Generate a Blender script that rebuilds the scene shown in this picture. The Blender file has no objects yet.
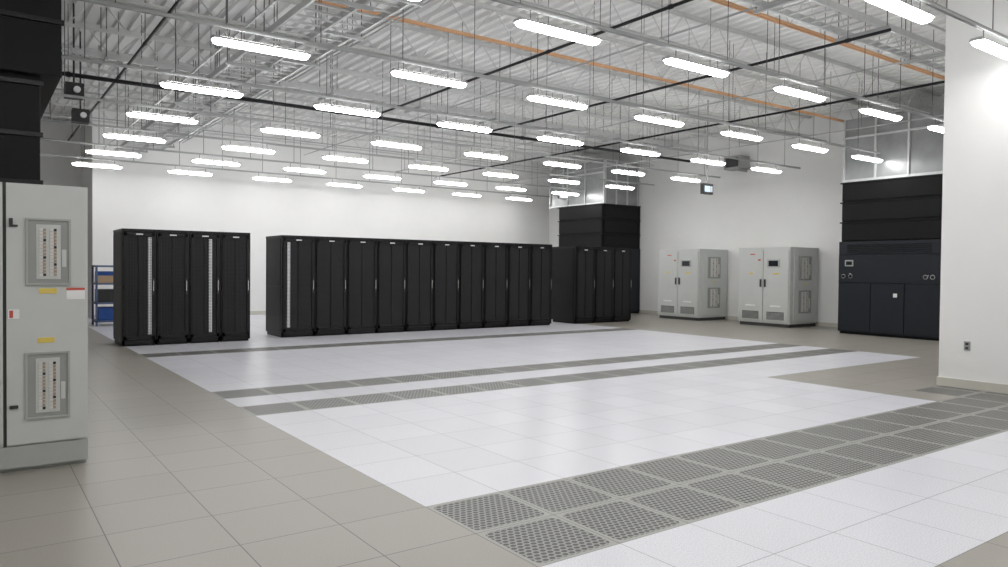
import bpy, math, random
from mathutils import Matrix, Vector
random.seed(4)
S=1.6            # metres per layout unit (eye height)
T=0.38125        # floor tile
sc=bpy.context.scene
sc.view_settings.view_transform='Standard'
sc.view_settings.look='None'

# ---------------- materials ----------------
def nt(name):
    m=bpy.data.materials.new(name); m.use_nodes=True
    n=m.node_tree; b=n.nodes['Principled BSDF']
    return m,n,b
def N(n,t,**k):
    x=n.nodes.new(t)
    for a,v in k.items(): setattr(x,a,v)
    return x
def mth(n,op,a,b=None,clamp=False):
    x=n.nodes.new('ShaderNodeMath'); x.operation=op; x.use_clamp=clamp
    for i,v in enumerate((a,b)):
        if v is None: continue
        if isinstance(v,(int,float)): x.inputs[i].default_value=v
        else: n.links.new(v,x.inputs[i])
    return x.outputs[0]
def mix(n,fac,a,b):
    x=n.nodes.new('ShaderNodeMix'); x.data_type='RGBA'
    if isinstance(fac,(int,float)): x.inputs[0].default_value=fac
    else: n.links.new(fac,x.inputs[0])
    for i,v in ((6,a),(7,b)):
        if isinstance(v,tuple): x.inputs[i].default_value=(*v,1)
        else: n.links.new(v,x.inputs[i])
    return x.outputs[2]
def mat(name,col,rough=.5,metal=0,var=.06,scale=6,bump=0,spec=.5):
    m,n,b=nt(name)
    tc=N(n,'ShaderNodeTexCoord'); no=N(n,'ShaderNodeTexNoise'); no.inputs['Scale'].default_value=scale
    no.inputs['Detail'].default_value=3
    n.links.new(tc.outputs['Object'],no.inputs['Vector'])
    c=mix(n,no.outputs['Fac'],tuple(x*(1-var) for x in col),tuple(min(1,x*(1+var)) for x in col))
    n.links.new(c,b.inputs['Base Color'])
    b.inputs['Roughness'].default_value=rough; b.inputs['Metallic'].default_value=metal
    b.inputs['Specular IOR Level'].default_value=spec
    if bump:
        bp=N(n,'ShaderNodeBump'); bp.inputs['Strength'].default_value=bump; bp.inputs['Distance'].default_value=.004
        n.links.new(no.outputs['Fac'],bp.inputs['Height']); n.links.new(bp.outputs[0],b.inputs['Normal'])
    return m
def emis(name,col,st):
    m,n,b=nt(name)
    b.inputs['Base Color'].default_value=(.9,.9,.9,1)
    b.inputs['Emission Color'].default_value=(*col,1); b.inputs['Emission Strength'].default_value=st
    return m
def tile_mat(name,ca,speck,rough,seam,perf=False):
    m,n,b=nt(name)
    uv=N(n,'ShaderNodeUVMap'); sp=N(n,'ShaderNodeSeparateXYZ'); n.links.new(uv.outputs[0],sp.inputs[0])
    ge=N(n,'ShaderNodeNewGeometry')
    fu=mth(n,'FRACT',sp.outputs[0]); fv=mth(n,'FRACT',sp.outputs[1])
    du=mth(n,'ABSOLUTE',mth(n,'SUBTRACT',fu,.5)); dv=mth(n,'ABSOLUTE',mth(n,'SUBTRACT',fv,.5))
    d=mth(n,'MAXIMUM',du,dv)
    edge=mth(n,'GREATER_THAN',d,.4935)
    no=N(n,'ShaderNodeTexNoise'); no.inputs['Scale'].default_value=110; no.inputs['Detail'].default_value=2
    n.links.new(ge.outputs['Position'],no.inputs['Vector'])
    cr=N(n,'ShaderNodeMapRange'); cr.inputs[1].default_value=.38; cr.inputs[2].default_value=.62
    n.links.new(no.outputs['Fac'],cr.inputs[0])
    dark=tuple(x*(1-speck) for x in ca)
    c=mix(n,cr.outputs[0],dark,ca)
    wn=N(n,'ShaderNodeTexWhiteNoise'); wn.noise_dimensions='2D'
    vm=N(n,'ShaderNodeVectorMath',operation='FLOOR'); n.links.new(uv.outputs[0],vm.inputs[0]); n.links.new(vm.outputs[0],wn.inputs['Vector'])
    tone=mth(n,'MULTIPLY',wn.outputs['Value'],.07)
    c=mix(n,tone,c,(.05,.05,.05))
    n2=N(n,'ShaderNodeTexNoise'); n2.inputs['Scale'].default_value=.9; n2.inputs['Detail'].default_value=5
    n.links.new(ge.outputs['Position'],n2.inputs['Vector'])
    c=mix(n,mth(n,'MULTIPLY',n2.outputs['Fac'],.08),c,(.12,.11,.10))
    if perf:
        k=16.0
        row=mth(n,'MULTIPLY',fv,k)
        off=mth(n,'MULTIPLY',mth(n,'MODULO',mth(n,'FLOOR',row),2.0),.5)
        hu=mth(n,'SUBTRACT',mth(n,'FRACT',mth(n,'ADD',mth(n,'MULTIPLY',fu,k*.8),off)),.5)
        hv=mth(n,'SUBTRACT',mth(n,'FRACT',row),.5)
        r=mth(n,'SQRT',mth(n,'ADD',mth(n,'MULTIPLY',hu,hu),mth(n,'MULTIPLY',hv,hv)))
        hole=mth(n,'LESS_THAN',r,.40)
        ex=mth(n,'MAXIMUM',mth(n,'SUBTRACT',du,.36),0.0); ey=mth(n,'MAXIMUM',mth(n,'SUBTRACT',dv,.36),0.0)
        rr=mth(n,'SQRT',mth(n,'ADD',mth(n,'MULTIPLY',ex,ex),mth(n,'MULTIPLY',ey,ey)))
        inside=mth(n,'LESS_THAN',rr,.095)
        h=mth(n,'MULTIPLY',hole,inside)
        c=mix(n,inside,c,tuple(x*.70 for x in ca))
        c=mix(n,h,c,(.012,.012,.012))
    c=mix(n,edge,c,seam)
    n.links.new(c,b.inputs['Base Color'])
    b.inputs['Roughness'].default_value=rough
    bp=N(n,'ShaderNodeBump'); bp.inputs['Strength'].default_value=.6; bp.inputs['Distance'].default_value=.002; bp.invert=True
    n.links.new(edge,bp.inputs['Height']); n.links.new(bp.outputs[0],b.inputs['Normal'])
    return m
def mesh_mat(name,base,hole,k,spec=.5,rough=.5):
    m,n,b=nt(name)
    tc=N(n,'ShaderNodeTexCoord'); sp=N(n,'ShaderNodeSeparateXYZ'); n.links.new(tc.outputs['Object'],sp.inputs[0])
    hu=mth(n,'SUBTRACT',mth(n,'FRACT',mth(n,'MULTIPLY',mth(n,'ADD',sp.outputs[0],sp.outputs[1]),k)),.5)
    hv=mth(n,'SUBTRACT',mth(n,'FRACT',mth(n,'MULTIPLY',sp.outputs[2],k)),.5)
    r=mth(n,'SQRT',mth(n,'ADD',mth(n,'MULTIPLY',hu,hu),mth(n,'MULTIPLY',hv,hv)))
    n.links.new(mix(n,mth(n,'LESS_THAN',r,.34),base,hole),b.inputs['Base Color'])
    b.inputs['Roughness'].default_value=rough; b.inputs['Specular IOR Level'].default_value=spec
    return m
M=dict(
 white=tile_mat('laminate_tile_white',(.79,.795,.85),.22,.30,(.34,.34,.36)),
 beige=tile_mat('laminate_tile_beige',(.345,.325,.285),.10,.35,(.10,.095,.085)),
 perf=tile_mat('perforated_tile',(.36,.355,.33),.10,.4,(.10,.10,.09),True),
 wall=mat('wall_paint',(.86,.86,.85),.7,var=.02,scale=2,bump=.1),
 trim=mat('baseboard_vinyl',(.60,.59,.52),.5,var=.03),
 deck=mat('ceiling_deck_paint',(.86,.86,.85),.6,var=.03),
 joist=mat('joist_steel',(.64,.65,.64),.5,.0),
 orange=mat('orange_primer',(.70,.40,.21),.6),
 galv=mat('galvanised_steel',(.58,.59,.59),.42,.5,var=.16,scale=9),
 duct=mat('duct_sheet_metal',(.30,.31,.31),.36,.5,var=.25,scale=3),
 strut=mat('strut_zinc',(.44,.45,.45),.4,.35,var=.1),
 black=mat('black_powdercoat',(.0045,.0045,.005),.38,var=.15,bump=.05,spec=.22),
 black2=mat('black_frame',(.009,.009,.010),.33,spec=.3),
 pipe=mat('black_pipe',(.015,.015,.017),.5,spec=.2),
 crac=mat('charcoal_panel',(.015,.018,.024),.42,var=.08,spec=.3),
 plen=mat('plenum_black',(.006,.006,.007),.5,var=.2,spec=.2),
 dmesh=mesh_mat('door_mesh',(.030,.030,.033),(.001,.001,.001),36,.2),
 lmesh=mesh_mat('light_perforated_strip',(.72,.73,.74),(.05,.05,.05),32),
 pdu=mat('pdu_enamel',(.57,.59,.575),.4,var=.03),
 pdud=mat('pdu_plinth',(.40,.415,.40),.5),
 gask=mat('door_gap_gasket',(.05,.05,.05),.7),
 pane=mat('breaker_panel',(.33,.34,.33),.25),
 brk=mat('breaker_black',(.03,.03,.03),.5),
 brw=mat('breaker_white',(.72,.70,.67),.5),
 bro=mat('breaker_tan',(.42,.33,.26),.5),
 yel=mat('label_yellow',(.75,.58,.12),.5), red=mat('label_red',(.55,.09,.06),.5),
 lab=mat('label_white',(.85,.85,.85),.5),
 scr=mat('display_screen',(.02,.025,.03),.15),
 chrome=mat('handle_chrome',(.6,.6,.6),.25,.9),
 blue=emis('monitor_blue',(.05,.30,.55),.9), bluep=mat('blue_bin',(.02,.08,.32),.5),
 shelf=mat('shelf_blue_grey',(.10,.14,.24),.5),
 tan=mat('cardboard',(.42,.30,.18),.8),
 house=mat('fixture_housing',(.50,.51,.51),.45),
 lens=emis('fixture_lens_glow',(1.0,.99,.98),26.5),
 up=emis('added_uplight_strip',(1.0,.99,.98),22.0),  # glow added to brighten the ceiling
 wire=mat('hanger_wire',(.10,.10,.10),.5,.2),
 plate=mat('outlet_plate',(.35,.35,.35),.5),
)

# ---------------- mesh builder ----------------
class B:
    def __init__(s,name): s.name=name; s.v=[]; s.f=[]; s.mi=[]; s.ms=[]
    def m(s,k):
        if k not in s.ms: s.ms.append(k)
        return s.ms.index(k)
    def box(s,x0,x1,y0,y1,z0,z1,k):
        o=len(s.v)
        s.v+=[(x*S,y*S,z*S) for z in (z0,z1) for y in (y0,y1) for x in (x0,x1)]
        for q in ((0,2,3,1),(4,5,7,6),(0,1,5,4),(2,6,7,3),(0,4,6,2),(1,3,7,5)):
            s.f.append(tuple(o+i for i in q)); s.mi.append(s.m(k))
    def rod(s,p,q,r,k,n=6,caps=True):
        p=Vector(p)*S; q=Vector(q)*S; r*=S
        d=(q-p).normalized(); a=d.orthogonal().normalized(); b=d.cross(a); o=len(s.v)
        for c in (p,q):
            for i in range(n):
                t=2*math.pi*i/n+math.pi/4; s.v.append(tuple(c+a*r*math.cos(t)+b*r*math.sin(t)))
        for i in range(n):
            j=(i+1)%n; s.f.append((o+i,o+j,o+n+j,o+n+i)); s.mi.append(s.m(k))
        if caps:
            s.f.append(tuple(o+n-1-i for i in range(n))); s.mi.append(s.m(k))
            s.f.append(tuple(o+n+i for i in range(n))); s.mi.append(s.m(k))
    def prism(s,pts,x0,x1,k,axis='x'):
        o=len(s.v); n=len(pts)
        for x in (x0,x1):
            for a,b in pts: s.v.append((x*S,a*S,b*S) if axis=='x' else (a*S,x*S,b*S))
        for i in range(n):
            j=(i+1)%n; s.f.append((o+i,o+j,o+n+j,o+n+i)); s.mi.append(s.m(k))
        s.f.append(tuple(o+n-1-i for i in range(n))); s.mi.append(s.m(k))
        s.f.append(tuple(o+n+i for i in range(n))); s.mi.append(s.m(k))
    def mesh(s):
        me=bpy.data.meshes.new(s.name); me.from_pydata(s.v,[],s.f)
        for k in s.ms: me.materials.append(M[k])
        me.polygons.foreach_set('material_index',s.mi); me.update()
        return me
    def obj(s,loc=(0,0,0),bevel=0):
        o=bpy.data.objects.new(s.name,s.mesh()); sc.collection.objects.link(o)
        o.location=[c*S for c in loc]
        if bevel:
            bv=o.modifiers.new('bevel','BEVEL'); bv.width=bevel; bv.segments=2; bv.limit_method='ANGLE'
        return o
def inst(name,me,loc,bevel=0):
    o=bpy.data.objects.new(name,me); sc.collection.objects.link(o); o.location=[c*S for c in loc]
    if bevel:
        bv=o.modifiers.new('bevel','BEVEL'); bv.width=bevel; bv.segments=1; bv.limit_method='ANGLE'
    return o

# ---------------- room ----------------
XR=12.75; YB=15.6; XL=-4.0; YF=-3.0; ZC=3.9; XW=7.03; YW=3.08; X0=1.545; Y0=2.69
vs=[];fs=[];mi=[];uvs=[]
i0=math.floor((XL-X0)/T); i1=math.ceil((XR-X0)/T)+1; j0=math.floor((YF-Y0)/T); j1=math.ceil((17.6-Y0)/T)
def zone(i,j):
    if i<0: return 1
    if j in (-1,-2): return 2 if i<15 else 1
    if j==0 and 13<=i<18: return 2
    if j<-4: return 1
    if j<0: return 0
    if j<4 and i>=12: return 1
    if i>=20: return 1
    if j in (6,8): return 2
    if j in (16,): return 2
    return 0
nx=i1-i0+1
for j in range(j0,j1+1):
    for i in range(i0,i1+1): vs.append(((X0+i*T)*S,(Y0+j*T)*S,0))
for j in range(j0,j1):
    for i in range(i0,i1):
        a=(j-j0)*nx+(i-i0); fs.append((a,a+1,a+nx+1,a+nx)); mi.append(zone(i,j))
        uvs+= [(i,j),(i+1,j),(i+1,j+1),(i,j+1)]
me=bpy.data.meshes.new('floor'); me.from_pydata(vs,[],fs)
for k in ('white','beige','perf'): me.materials.append(M[k])
me.polygons.foreach_set('material_index',mi)
ul=me.uv_layers.new(name='UVMap')
for f in range(len(fs)):
    i,j=uvs[f*4]
    for c,(du,dv) in enumerate(((0,0),(1,0),(1,1),(0,1))):
        ul.data[f*4+c].uv=(i+500+ (1e-3 if du==0 else 1-1e-3), j+500+(1e-3 if dv==0 else 1-1e-3))
me.update(); fl=bpy.data.objects.new('floor',me); sc.collection.objects.link(fl)

def wall(name,*a):
    b=B(name); b.box(*a,'wall'); return b.obj()
wall('wall_back',1.84,XR+.1,YB,YB+.1,0,ZC)
wall('wall_back_recess',XL-.1,1.84,17.3,17.4,0,ZC)
wall('wall_back_return',1.84,1.94,YB+.1,17.3,0,ZC)
wall('wall_right',XR,XR+.1,YW,YB,0,ZC)
wall('wall_right_near',XW,XW+.1,YF,YW,0,ZC)
wall('wall_right_return',XW+.1,XR,YW-.1,YW,0,ZC)
wall('wall_left',XL-.1,XL,YF,17.3,0,ZC)
wall('wall_front',XL-.1,XW,YF-.1,YF,0,ZC)
for nm,a in (('baseboard_right_near',(XW-.012,XW,YF,YW+.012,0,.075)),('baseboard_back',(1.84,XR,YB-.012,YB,0,.075)),
             ('baseboard_right',(XR-.012,XR,YW,YB,0,.075)),('baseboard_right_return',(XW,XR,YW,YW+.012,0,.075))):
    b=B(nm); b.box(*a,'trim'); b.obj()
b=B('ceiling'); x=XL; p=.16
lo=ZC; hi=ZC+.045
prof=[]
while x<XR+.1:
    prof+= [(x,lo),(x+p*.4,lo),(x+p*.5,hi),(x+p*.9,hi)]; x+=p
n=len(prof)
for y in (YF,17.4):
    for (a,c) in prof: b.v.append((a*S,y*S,c*S))
for i in range(n-1): b.f.append((i,n+i,n+i+1,i+1)); b.mi.append(b.m('deck'))
b.box(XL-.1,XR+.2,YF-.1,17.5,ZC+.05,ZC+.1,'deck')
b.obj()

# ---------------- joists ----------------
jz=3.52
ys=[-1.2+1.14*i for i in range(15)]
for n_,y in enumerate(ys):
    x1=(XW if y<YW else XR)-.03; xa=XL+.03
    ok='orange' if n_ in (5,7) else 'joist'
    b=B('open_web_joist')
    for dy in (-.03,.012):
        b.box(xa,x1,y+dy,y+dy+.018,jz,jz+.022,ok)
        b.box(xa,x1,y+dy,y+dy+.018,ZC-.035,ZC-.002,'joist')
    x=xa; u=0
    while x<x1-.3:
        za,zb=(jz+.015,ZC-.02) if u%2==0 else (ZC-.02,jz+.015)
        b.rod((x,y,za),(x+.3,y,zb),.0065,'joist',5,False); x+=.3; u+=1
    b.obj()

# ---------------- light fixtures ----------------
K=1.75; LZ=1+K
def fixture():
    b=B('pendant_light_fixture'); L=.385; w=.054
    segs=[(-L,.3),(-L+.012,.75),(-L+.035,.97),(-L+.06,1),(L-.06,1),(L-.035,.97),(L-.012,.75),(L,.3)]
    prof=[(math.cos(t)*w,-math.sin(t)*.036) for t in [math.pi*i/8 for i in range(9)]]
    o=len(b.v); n=len(prof)
    for x,k in segs:
        for y,z in prof: b.v.append((x*S,y*k*S,z*k*S))
    for s_ in range(len(segs)-1):
        for i in range(n-1):
            a=o+s_*n+i; b.f.append((a,a+n,a+n+1,a+1)); b.mi.append(b.m('lens'))
    b.f.append(tuple(o+i for i in range(n))); b.mi.append(b.m('lens'))
    b.f.append(tuple(o+(len(segs)-1)*n+n-1-i for i in range(n))); b.mi.append(b.m('lens'))
    b.prism([(-w-.002,0),(w+.002,0),(w-.006,.014),(.036,.024),(-.036,.024),(-w+.006,.014)],-L-.003,L+.003,'house')
    for s_ in (-1,1):
        b.box(-L+.05,L-.05,min(s_*.014,s_*.032),max(s_*.014,s_*.032),.0245,.0255,'up')  # emissive strips added on the housing top to lift the dark ceiling
    for x in (-.27,.27):
        b.rod((x,0,.024),(x,0,.10),.004,'wire',6)
        b.box(x-.006,x+.006,-w-.005,w+.005,.0,.010,'strut')
    return b.mesh()
fm=fixture()
SZ=LZ+.10
rows=[-.57+i for i in range(10)]
for ri,ry in enumerate(rows):
    y=(ry-.02)*K
    jmin=-2 if ry<1.6 else 0  # negative columns are unseen extra fixtures, added to light the left side
    dx={3:.065,4:.025,5:.015}.get(ri,.01)
    for j in range(jmin,7):
        x=(1.085-.007*max(0,ry)+.88*j+dx)*K
        if ry<1.6 and x>XW-.45: continue
        inst('pendant_light_fixture',fm,(x,y,LZ))
    x0=-3.9 if ry<1.6 else .55
    x1=XW-.02 if y<YW else 12.1
    if YW<y<7: x1=11.5
    b=B('strut_channel')
    b.box(x0,x1,y-.014,y-.009,SZ,SZ+.024,'strut'); b.box(x0,x1,y+.009,y+.014,SZ,SZ+.024,'strut'); b.box(x0,x1,y-.014,y+.014,SZ+.020,SZ+.026,'strut')
    x=x0+.3
    while x<x1:
        b.rod((x,y,SZ+.02),(x,y,ZC+.03),.004,'wire',4,False); x+=.88*K/2
    b.obj()

# ---------------- overhead trays, conduits and pipes ----------------
def ladder_y(name,x0,x1,y0,y1,z):
    b=B(name)
    for x in (x0,x1): b.box(x-.012,x+.012,y0,y1,z,z+.06,'galv')
    y=y0
    while y<y1: b.box(x0,x1,y,y+.02,z+.01,z+.025,'galv'); y+=.17
    y=y0+.3
    while y<y1:
        b.box(x0-.08,x1+.08,y,y+.03,z-.03,z,'strut')
        for x in (x0-.06,x1+.06): b.rod((x,y+.015,z-.03),(x,y+.015,ZC+.03),.005,'wire',4,False)
        y+=1.14
    b.obj()
def ladder_x(name,y0,y1,x0,x1,z):
    b=B(name)
    for y in (y0,y1): b.box(x0,x1,y-.012,y+.012,z,z+.06,'galv')
    x=x0
    while x<x1: b.box(x,x+.02,y0,y1,z+.01,z+.025,'galv'); x+=.17
    x=x0+.3
    while x<x1:
        b.box(x,x+.03,y0-.08,y1+.08,z-.03,z,'strut')
        for y in (y0-.06,y1+.06): b.rod((x+.015,y,z-.03),(x+.015,y,ZC+.03),.005,'wire',4,False)
        x+=1.3
    b.obj()
ladder_y('cable_ladder_tray',2.15,2.5,.5,15.2,3.05)
ladder_y('cable_ladder_tray',2.65,2.95,.5,15.2,3.18)
ladder_x('cable_ladder_tray',3.55,3.9,5.2,11.4,3.26)
ladder_x('cable_ladder_tray',9.2,9.5,.9,11.4,3.27)
def pipe(name,p,q,r,k,step=1.6):
    b=B(name); b.rod(p,q,r,k,10)
    P=Vector(p);Q=Vector(q); L=(Q-P).length; t=.4
    while t<L:
        c=P.lerp(Q,t/L); b.rod((c.x,c.y,c.z),(c.x,c.y,ZC+.03),.004,'wire',4,False)
        d=(Q-P).normalized(); b.rod(tuple(c-d*.02),tuple(c+d*.02),r*1.35,k,10); t+=step
    return b.obj()
pz=3.14
pipe('sprinkler_main_pipe',(.5,9.65,pz),(11.4,9.65,pz),.024,'pipe')
for x,y0,y1 in ((4.7,.6,9.63),(6.7,3.4,9.63),(9.0,3.4,15.3),(1.4,6,15)):
    pipe('sprinkler_branch_pipe',(x,y0,pz+.04),(x,y1,pz+.04),.015,'pipe')
for y,x0,x1,z in ((5.2,.6,11.4,3.34),(7.4,.6,12.4,3.34),(11.5,.6,12.4,3.34),(13.4,.6,11.4,3.34),(4.6,4.0,12.2,3.02),(3.35,1.0,12.2,3.34)):
    pipe('electrical_conduit',(x0,y,z),(x1,y,z),.010,'strut',2.2)
for x,y0,y1,z in ((3.3,.5,15.4,3.40),(3.36,.5,15.4,3.40),(5.8,.5,15.4,3.40),(7.9,3.4,15.4,3.2),(11.0,3.4,15.4,3.2),(1.9,1.,15.4,3.03)):
    pipe('electrical_conduit',(x,y0,z),(x,y1,z),.010,'strut',2.2)

# ---------------- server racks ----------------
def rack(w,d,h,strip=None):
    b=B('server_rack')
    b.box(.012,w-.012,.05,d-.04,.0,.05,'black')
    b.box(.004,w-.004,.035,d,.045,h-.03,'black')
    b.box(0,w,.02,d,h-.03,h,'black2')
    b.box(0,.03,.02,.06,.03,h-.03,'black2'); b.box(w-.03,w,.02,.06,.03,h-.03,'black2')
    b.box(0,w,.02,.06,.03,.075,'black2')
    for x0,x1 in ((-.003,.004),(w-.004,w+.003)):
        b.box(x0,x1,.075,d-.03,.08,h*.5-.006,'black'); b.box(x0,x1,.075,d-.03,h*.5+.006,h-.05,'black')
    a=.016
    b.box(a,a+.035,0,.022,.08,h-.045,'black2'); b.box(w-a-.035,w-a,0,.022,.08,h-.045,'black2')
    b.box(a,w-a,0,.022,h-.085,h-.045,'black2'); b.box(a,w-a,0,.022,.08,.125,'black2')
    b.box(a+.035,w-a-.035,.012,.02,.125,h-.085,'dmesh')
    b.box(w*.5-.012,w*.5+.012,.002,.02,.125,h-.085,'black2')
    b.box(w-a-.030,w-a-.008,-.010,0,h*.44,h*.58,'brk'); b.box(w-a-.024,w-a-.014,-.018,-.010,h*.47,h*.56,'chrome')
    for z in (.2,h*.5,h-.2): b.rod((a-.002,-.002,z-.02),(a-.002,-.002,z+.02),.006,'black2',8)
    b.box(w*.5-.04,w*.5+.04,-.002,0,h-.072,h-.058,'lab')
    for x in (.05,w-.05):
        b.rod((x,.08,0),(x,.08,.03),.018,'black2',8)
    if strip:
        b.box(strip,strip+.04,.004,.012,.14,h-.1,'lmesh')
    return b
R=1.45
def group(x0,x1,n,y,h,strips={}):
    w=(x1-x0)/n
    base=rack(w-.006,.72,h).mesh()
    for i in range(n):
        me_=base if i not in strips else rack(w-.006,.72,h,strips[i]).mesh()
        inst('server_rack',me_,(x0+i*w,y,0),.003)
group(1.51,3.07,4,10.08,R+.005,{0:.29,2:.235})
group(3.56,8.49,10,10.27,R,{0:.075})
group(9.05,10.5,3,10.27,R-.015)

# ---------------- power distribution cabinets on right wall ----------------
def breaker_window(b,u0,u1,z0,z1,c):
    F=.010
    def bx(a0,a1,d0,d1,q0,q1,k): b.box(a0,a1,c-d1,c-d0,q0,q1,k)
    bx(u0-F,u1+F,0,.010,z1,z1+F,'pdud'); bx(u0-F,u1+F,0,.010,z0-F,z0,'pdud')
    bx(u0-F,u0,0,.010,z0,z1,'pdud'); bx(u1,u1+F,0,.010,z0,z1,'pdud')
    bx(u0,u1,-.001,.003,z0,z1,'pane')
    W=u1-u0
    bx(u0+W*.2,u1-W*.2,.003,.006,z0+.02,z1-.02,'pdu')
    n=14
    for i in range(n):
        q0=z0+.035+(z1-z0-.07)*i/n; q1=q0+(z1-z0-.07)/n*.75
        for s_ in (0,1):
            a0=u0+W*(.27+.26*s_)
            bx(a0,a0+W*.09,.006,.011,q0,q1,'brw'); bx(a0+W*.10,a0+W*.17,.006,.010,q0,q1,'bro' if (i*3+s_)%5 else 'brk')
    bx(u1-W*.17,u1-W*.06,.003,.005,z0+.08,z1-.14,'pdu')
def pdu():
    b=B('power_distribution_cabinet'); d=.88; L=1.08; h=1.425
    b.box(.02,d-.02,.02,L-.02,0,.07,'gask'); b.box(0,d,0,L,.06,h,'pdu')
    b.box(-.004,d+.004,-.004,L+.004,h,h+.02,'pdu')
    for y0,y1 in ((.02,L*.5-.006),(L*.5+.006,L-.02)):
        b.box(-.022,-.004,y0,y1,.10,h-.03,'pdu')
        b.box(-.027,-.022,y0+.08,y1-.08,.13,.27,'gask')
        for i in range(6): b.box(-.031,-.027,y0+.085,y1-.085,.14+.021*i,.15+.021*i,'pdud')
        b.box(-.028,-.022,y0+.15,y1-.15,.36,.39,'lab')
    b.box(-.008,0,L*.5-.006,L*.5+.006,.1,h-.03,'gask')
    b.box(-.03,-.022,L*.18,L*.42,1.08,1.22,'pdud'); b.box(-.034,-.03,L*.21,L*.39,1.10,1.20,'scr')
    b.box(-.04,-.022,L*.5+.03,L*.5+.06,.72,.86,'brk'); b.box(-.04,-.022,L*.5-.06,L*.5-.03,.72,.86,'brk')
    b.box(-.026,-.022,L*.66,L*.76,1.31,1.33,'red'); b.box(-.026,-.022,L*.2,L*.3,.95,.98,'yel'); b.box(-.026,-.022,L*.7,L*.78,.95,.98,'yel')
    b.box(-.026,-.022,L*.55,L*.60,1.2,1.23,'red')
    b.box(.10,d-.10,-.018,-.004,.10,h-.04,'pdu')
    breaker_window(b,.24,d-.26,.86,1.28,-.018); breaker_window(b,.24,d-.26,.26,.66,-.018)
    b.box(.38,.5,-.021,-.018,.77,.79,'yel')
    return b.mesh()
pm=pdu()
inst('power_distribution_cabinet',pm,(11.83,7.70,0),.004)
inst('power_distribution_cabinet',pm,(11.83,9.72,0),.004)

b=B('power_distribution_cabinet'); y=4.25; h=1.39
b.box(-1.1,.475,y+.02,y+.95,0,.06,'pdud'); b.box(-1.1,.48,y,y+.95,.05,h,'pdu')
b.box(-1.1,.125,y-.012,y,.14,h-.02,'pdu'); b.box(.125,.139,y-.004,y,.05,h,'gask')
b.box(.139,.474,y-.018,y,.135,h-.015,'pdu'); b.box(-1.1,.48,y-.008,y,.02,.125,'pdud')
breaker_window(b,.225,.395,.91,1.215,y-.018); breaker_window(b,.222,.390,.26,.565,y-.018)
b.box(.27,.345,y-.021,y-.018,.86,.885,'yel'); b.box(.265,.335,y-.021,y-.018,.62,.645,'yel')
b.box(.385,.465,y-.021,y-.018,.83,.885,'lab'); b.box(.385,.465,y-.022,y-.021,.875,.887,'red')
b.box(.145,.19,y-.021,y-.018,.74,.785,'lab'); b.box(.15,.165,y-.023,y-.021,.745,.78,'red')
b.box(.15,.165,y-.03,y-.018,1.18,1.22,'brk'); b.box(.15,.185,y-.024,y-.018,1.18,1.19,'brk'); b.box(.15,.185,y-.03,y-.018,.31,.325,'brk')
b.obj(bevel=.005)

# ---------------- air handlers ----------------
def crac(name,x0,x1,y0,y1,zu,zp):
    b=B(name); L=y1-y0
    b.box(x0+.03,x1,y0+.02,y1-.02,0,.05,'plen'); b.box(x0,x1,y0,y1,.04,zu,'crac')
    for k in range(3):
        a=y0+.015+(L-.03)/3*k; c=a+(L-.03)/3-.012
        b.box(x0-.016,x0,a,c,.06,.82,'crac')
    b.box(x0-.02,x0,y0+.01,y1-.01,.84,1.28,'crac')
    b.box(x0-.016,x0,y0+.01,y1-.01,1.30,zu-.02,'crac')
    for i in range(5): b.box(x0-.024,x0-.016,y0+.15,y1-.15,1.325+.028*i,1.335+.028*i,'plen')
    for yy in (y0+.12,y0+.22,y1-.10,y1-.22):
        b.rod((x0-.02,yy,.94),(x0-.035,yy,.94),.036,'chrome',16); b.rod((x0-.035,yy,.94),(x0-.04,yy,.94),.024,'scr',16)
    b.box(x0-.03,x0-.02,y1-.26,y1-.12,1.10,1.20,'pdud'); b.box(x0-.033,x0-.03,y1-.24,y1-.14,1.12,1.18,'scr')
    b.box(x0-.02,x0-.016,y0+L*.4,y0+L*.4+.06,.62,.68,'lab')
    b.box(x0+.04,x1,y0+.02,y1-.02,zu,zp,'plen')
    n=3; hh=(zp-zu)/n
    for i in range(n):
        b.box(x0+.015,x0+.04,y0+.03,y1-.03,zu+hh*i+.02,zu+hh*(i+1)-.02,'plen')
        b.box(x0+.0,x1,y0+.0,y1-.0,zu+hh*(i+1)-.02,zu+hh*(i+1),'plen')
    for i in range(n): b.box(x0+.08,x1-.05,y0-.0,y0+.02,zu+hh*i+.04,zu+hh*(i+1)-.05,'plen')
    return b.obj(bevel=.004)
crac('computer_room_air_conditioner',11.58,XR-.02,5.05,6.65,1.5,2.465)
crac('computer_room_air_conditioner',11.5,XR-.02,12.2,13.75,1.5,2.5)
def galv(name,x0,x1,y0,y1,z0):
    zt=3.5
    b=B(name); b.box(x0+.03,x1,y0+.03,y1-.03,z0,zt-.01,'duct')
    n=max(2,int((y1-y0)/.5))
    for i in range(n+1):
        y=y0+.02+(y1-y0-.04)*i/n; b.box(x0,x0+.03,y-.014,y+.014,z0,zt-.01,'galv')
    b.box(x0-.005,x0+.03,y0,y1,z0,z0+.04,'galv'); b.box(x0-.005,x0+.03,y0,y1,z0+.7,z0+.73,'galv')
    for i in range(4):
        x=x0+.05+(x1-x0-.1)*i/3; b.box(x-.014,x+.014,y0,y0+.03,z0,zt-.01,'galv')
    b.obj()
galv('return_air_duct',11.62,XR-.01,5.06,6.64,2.47)
galv('return_air_duct',11.6,XR-.01,12.25,14.2,2.505)
b=B('air_handler_plenum')
b.box(-1.2,.36,5.5,7.2,0,ZC-.4,'plen')
b.box(-1.2,.47,5.42,7.25,2.18,ZC-.4,'plen')
for z in (1.5,1.8,2.12,2.5,2.85,3.2): b.box(-1.22,.375 if z<2.18 else .485,5.40 if z>2.18 else 5.48,5.43 if z>2.18 else 5.5,z,z+.03,'black2')
b.obj(bevel=.004)

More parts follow.
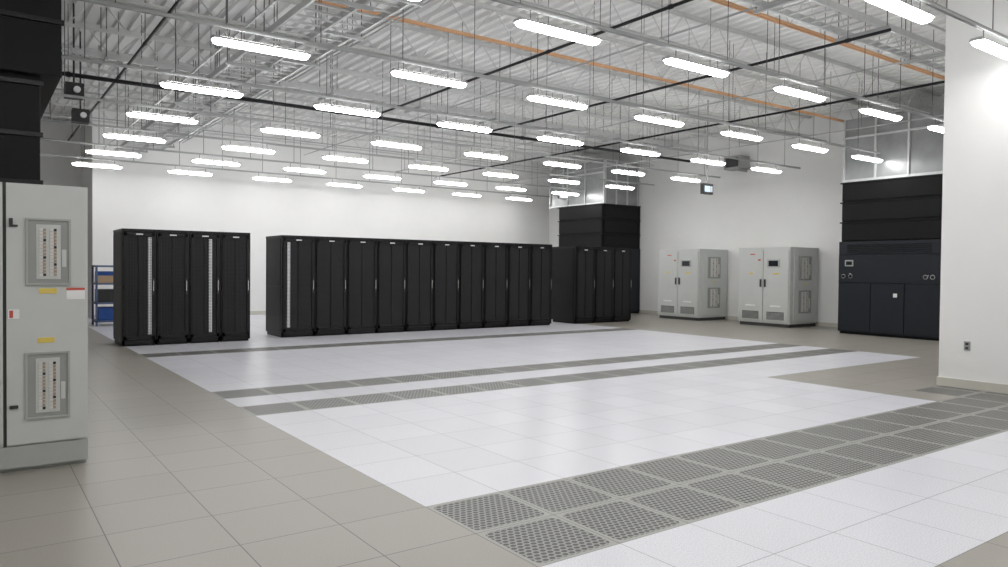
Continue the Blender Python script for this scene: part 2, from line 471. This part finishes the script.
# ---------------- equipment shelf by back wall ----------------
b=B('equipment_shelf'); x0,x1,y0,y1=1.66,2.42,13.7,14.2
for x in (x0,x1-.03):
    for y in (y0,y1-.03): b.box(x,x+.03,y,y+.03,0,1.0,'shelf')
for z in (.06,.36,.68,.97): b.box(x0,x1,y0,y1,z,z+.03,'shelf')
b.box(x0+.05,x0+.36,y0+.03,y1-.05,.09,.30,'bluep'); b.box(x0+.38,x0+.66,y0+.03,y1-.05,.09,.24,'brk')
b.box(x0+.04,x0+.42,y0+.03,y1-.05,.39,.60,'brk'); b.box(x0+.44,x0+.66,y0+.05,y1-.05,.39,.50,'tan')
b.box(x0+.04,x0+.34,y0+.03,y1-.05,.71,.83,'tan'); b.box(x0+.04,x0+.30,y0+.05,y1-.08,.83,.9,'bluep'); b.box(x0+.38,x0+.64,y0+.03,y1-.05,.71,.88,'bluep')
b.obj()

# ---------------- small fittings ----------------
def outlet(loc,face):
    b=B('wall_outlet'); x,y,z=loc
    if face=='x': 
        b.box(x-.006,x,y-.025,y+.025,z-.04,z+.04,'plate'); 
        for dz in (-.018,.018): b.box(x-.009,x-.006,y-.012,y+.012,z+dz-.01,z+dz+.01,'brk')
    else:
        b.box(x-.025,x+.025,y-.006,y,z-.04,z+.04,'plate')
        for dz in (-.018,.018): b.box(x-.012,x+.012,y-.009,y-.006,z+dz-.01,z+dz+.01,'brk')
    b.obj()
outlet((XW,2.85,.37),'x'); outlet((4.5,YB,.45),'y')
def sign(x,y,z):
    b=B('hanging_status_monitor')
    b.box(x-.13,x+.13,y-.03,y+.03,z-.09,z+.09,'brk'); b.box(x-.09,x+.05,y-.034,y-.03,z-.05,z+.05,'blue'); b.box(x+.06,x+.11,y-.034,y-.03,z-.05,z+.05,'lab')
    b.box(x-.034,x-.03,y-.02,y+.02,z-.02,z+.02,'brk')
    b.rod((x,y,z+.09),(x,y,ZC+.03),.012,'strut',8); b.obj()
sign(10.2,8.25,1+1.40); sign(11.1,13.1,2.72)
b=B('wall_speaker_box'); b.box(XR-.3,XR,9.25,9.65,3.06,3.32,'plate'); b.box(XR-.31,XR-.3,9.3,9.6,3.1,3.28,'brk')
b.box(XR-.3,XR,9.3,9.32,3.01,3.06,'strut'); b.obj()
for (x,y,z) in ((.95,9.6,2.95),(1.12,10.6,2.85)):
    b=B('security_camera'); b.rod((x,y,z+.06),(x,y,ZC+.03),.01,'brk',8); b.box(x-.09,x+.09,y-.09,y+.09,z-.08,z+.08,'brk')
    b.rod((x+.02,y-.09,z),(x+.02,y-.14,z),.035,'lab',14); b.obj()

# ---------------- world + camera ----------------
w=bpy.data.worlds.new('world'); sc.world=w; w.use_nodes=True
w.node_tree.nodes['Background'].inputs[0].default_value=(.6,.65,.7,1); w.node_tree.nodes['Background'].inputs[1].default_value=.15
f=740.
Bv=Vector((-534,19.5,-f)).normalized(); Av=Vector((1026,4.5,-f)).normalized()
Zv=Av.cross(Bv).normalized(); Bv=Zv.cross(Av).normalized()
R3=Matrix((Av,Bv,Zv))
cam=bpy.data.cameras.new('camera'); co=bpy.data.objects.new('camera',cam); sc.collection.objects.link(co)
cam.sensor_width=36; cam.lens=36*f/1008; cam.clip_end=200; cam.clip_start=.05
co.matrix_world=Matrix.Translation((0,0,S))@R3.to_4x4()
sc.camera=co
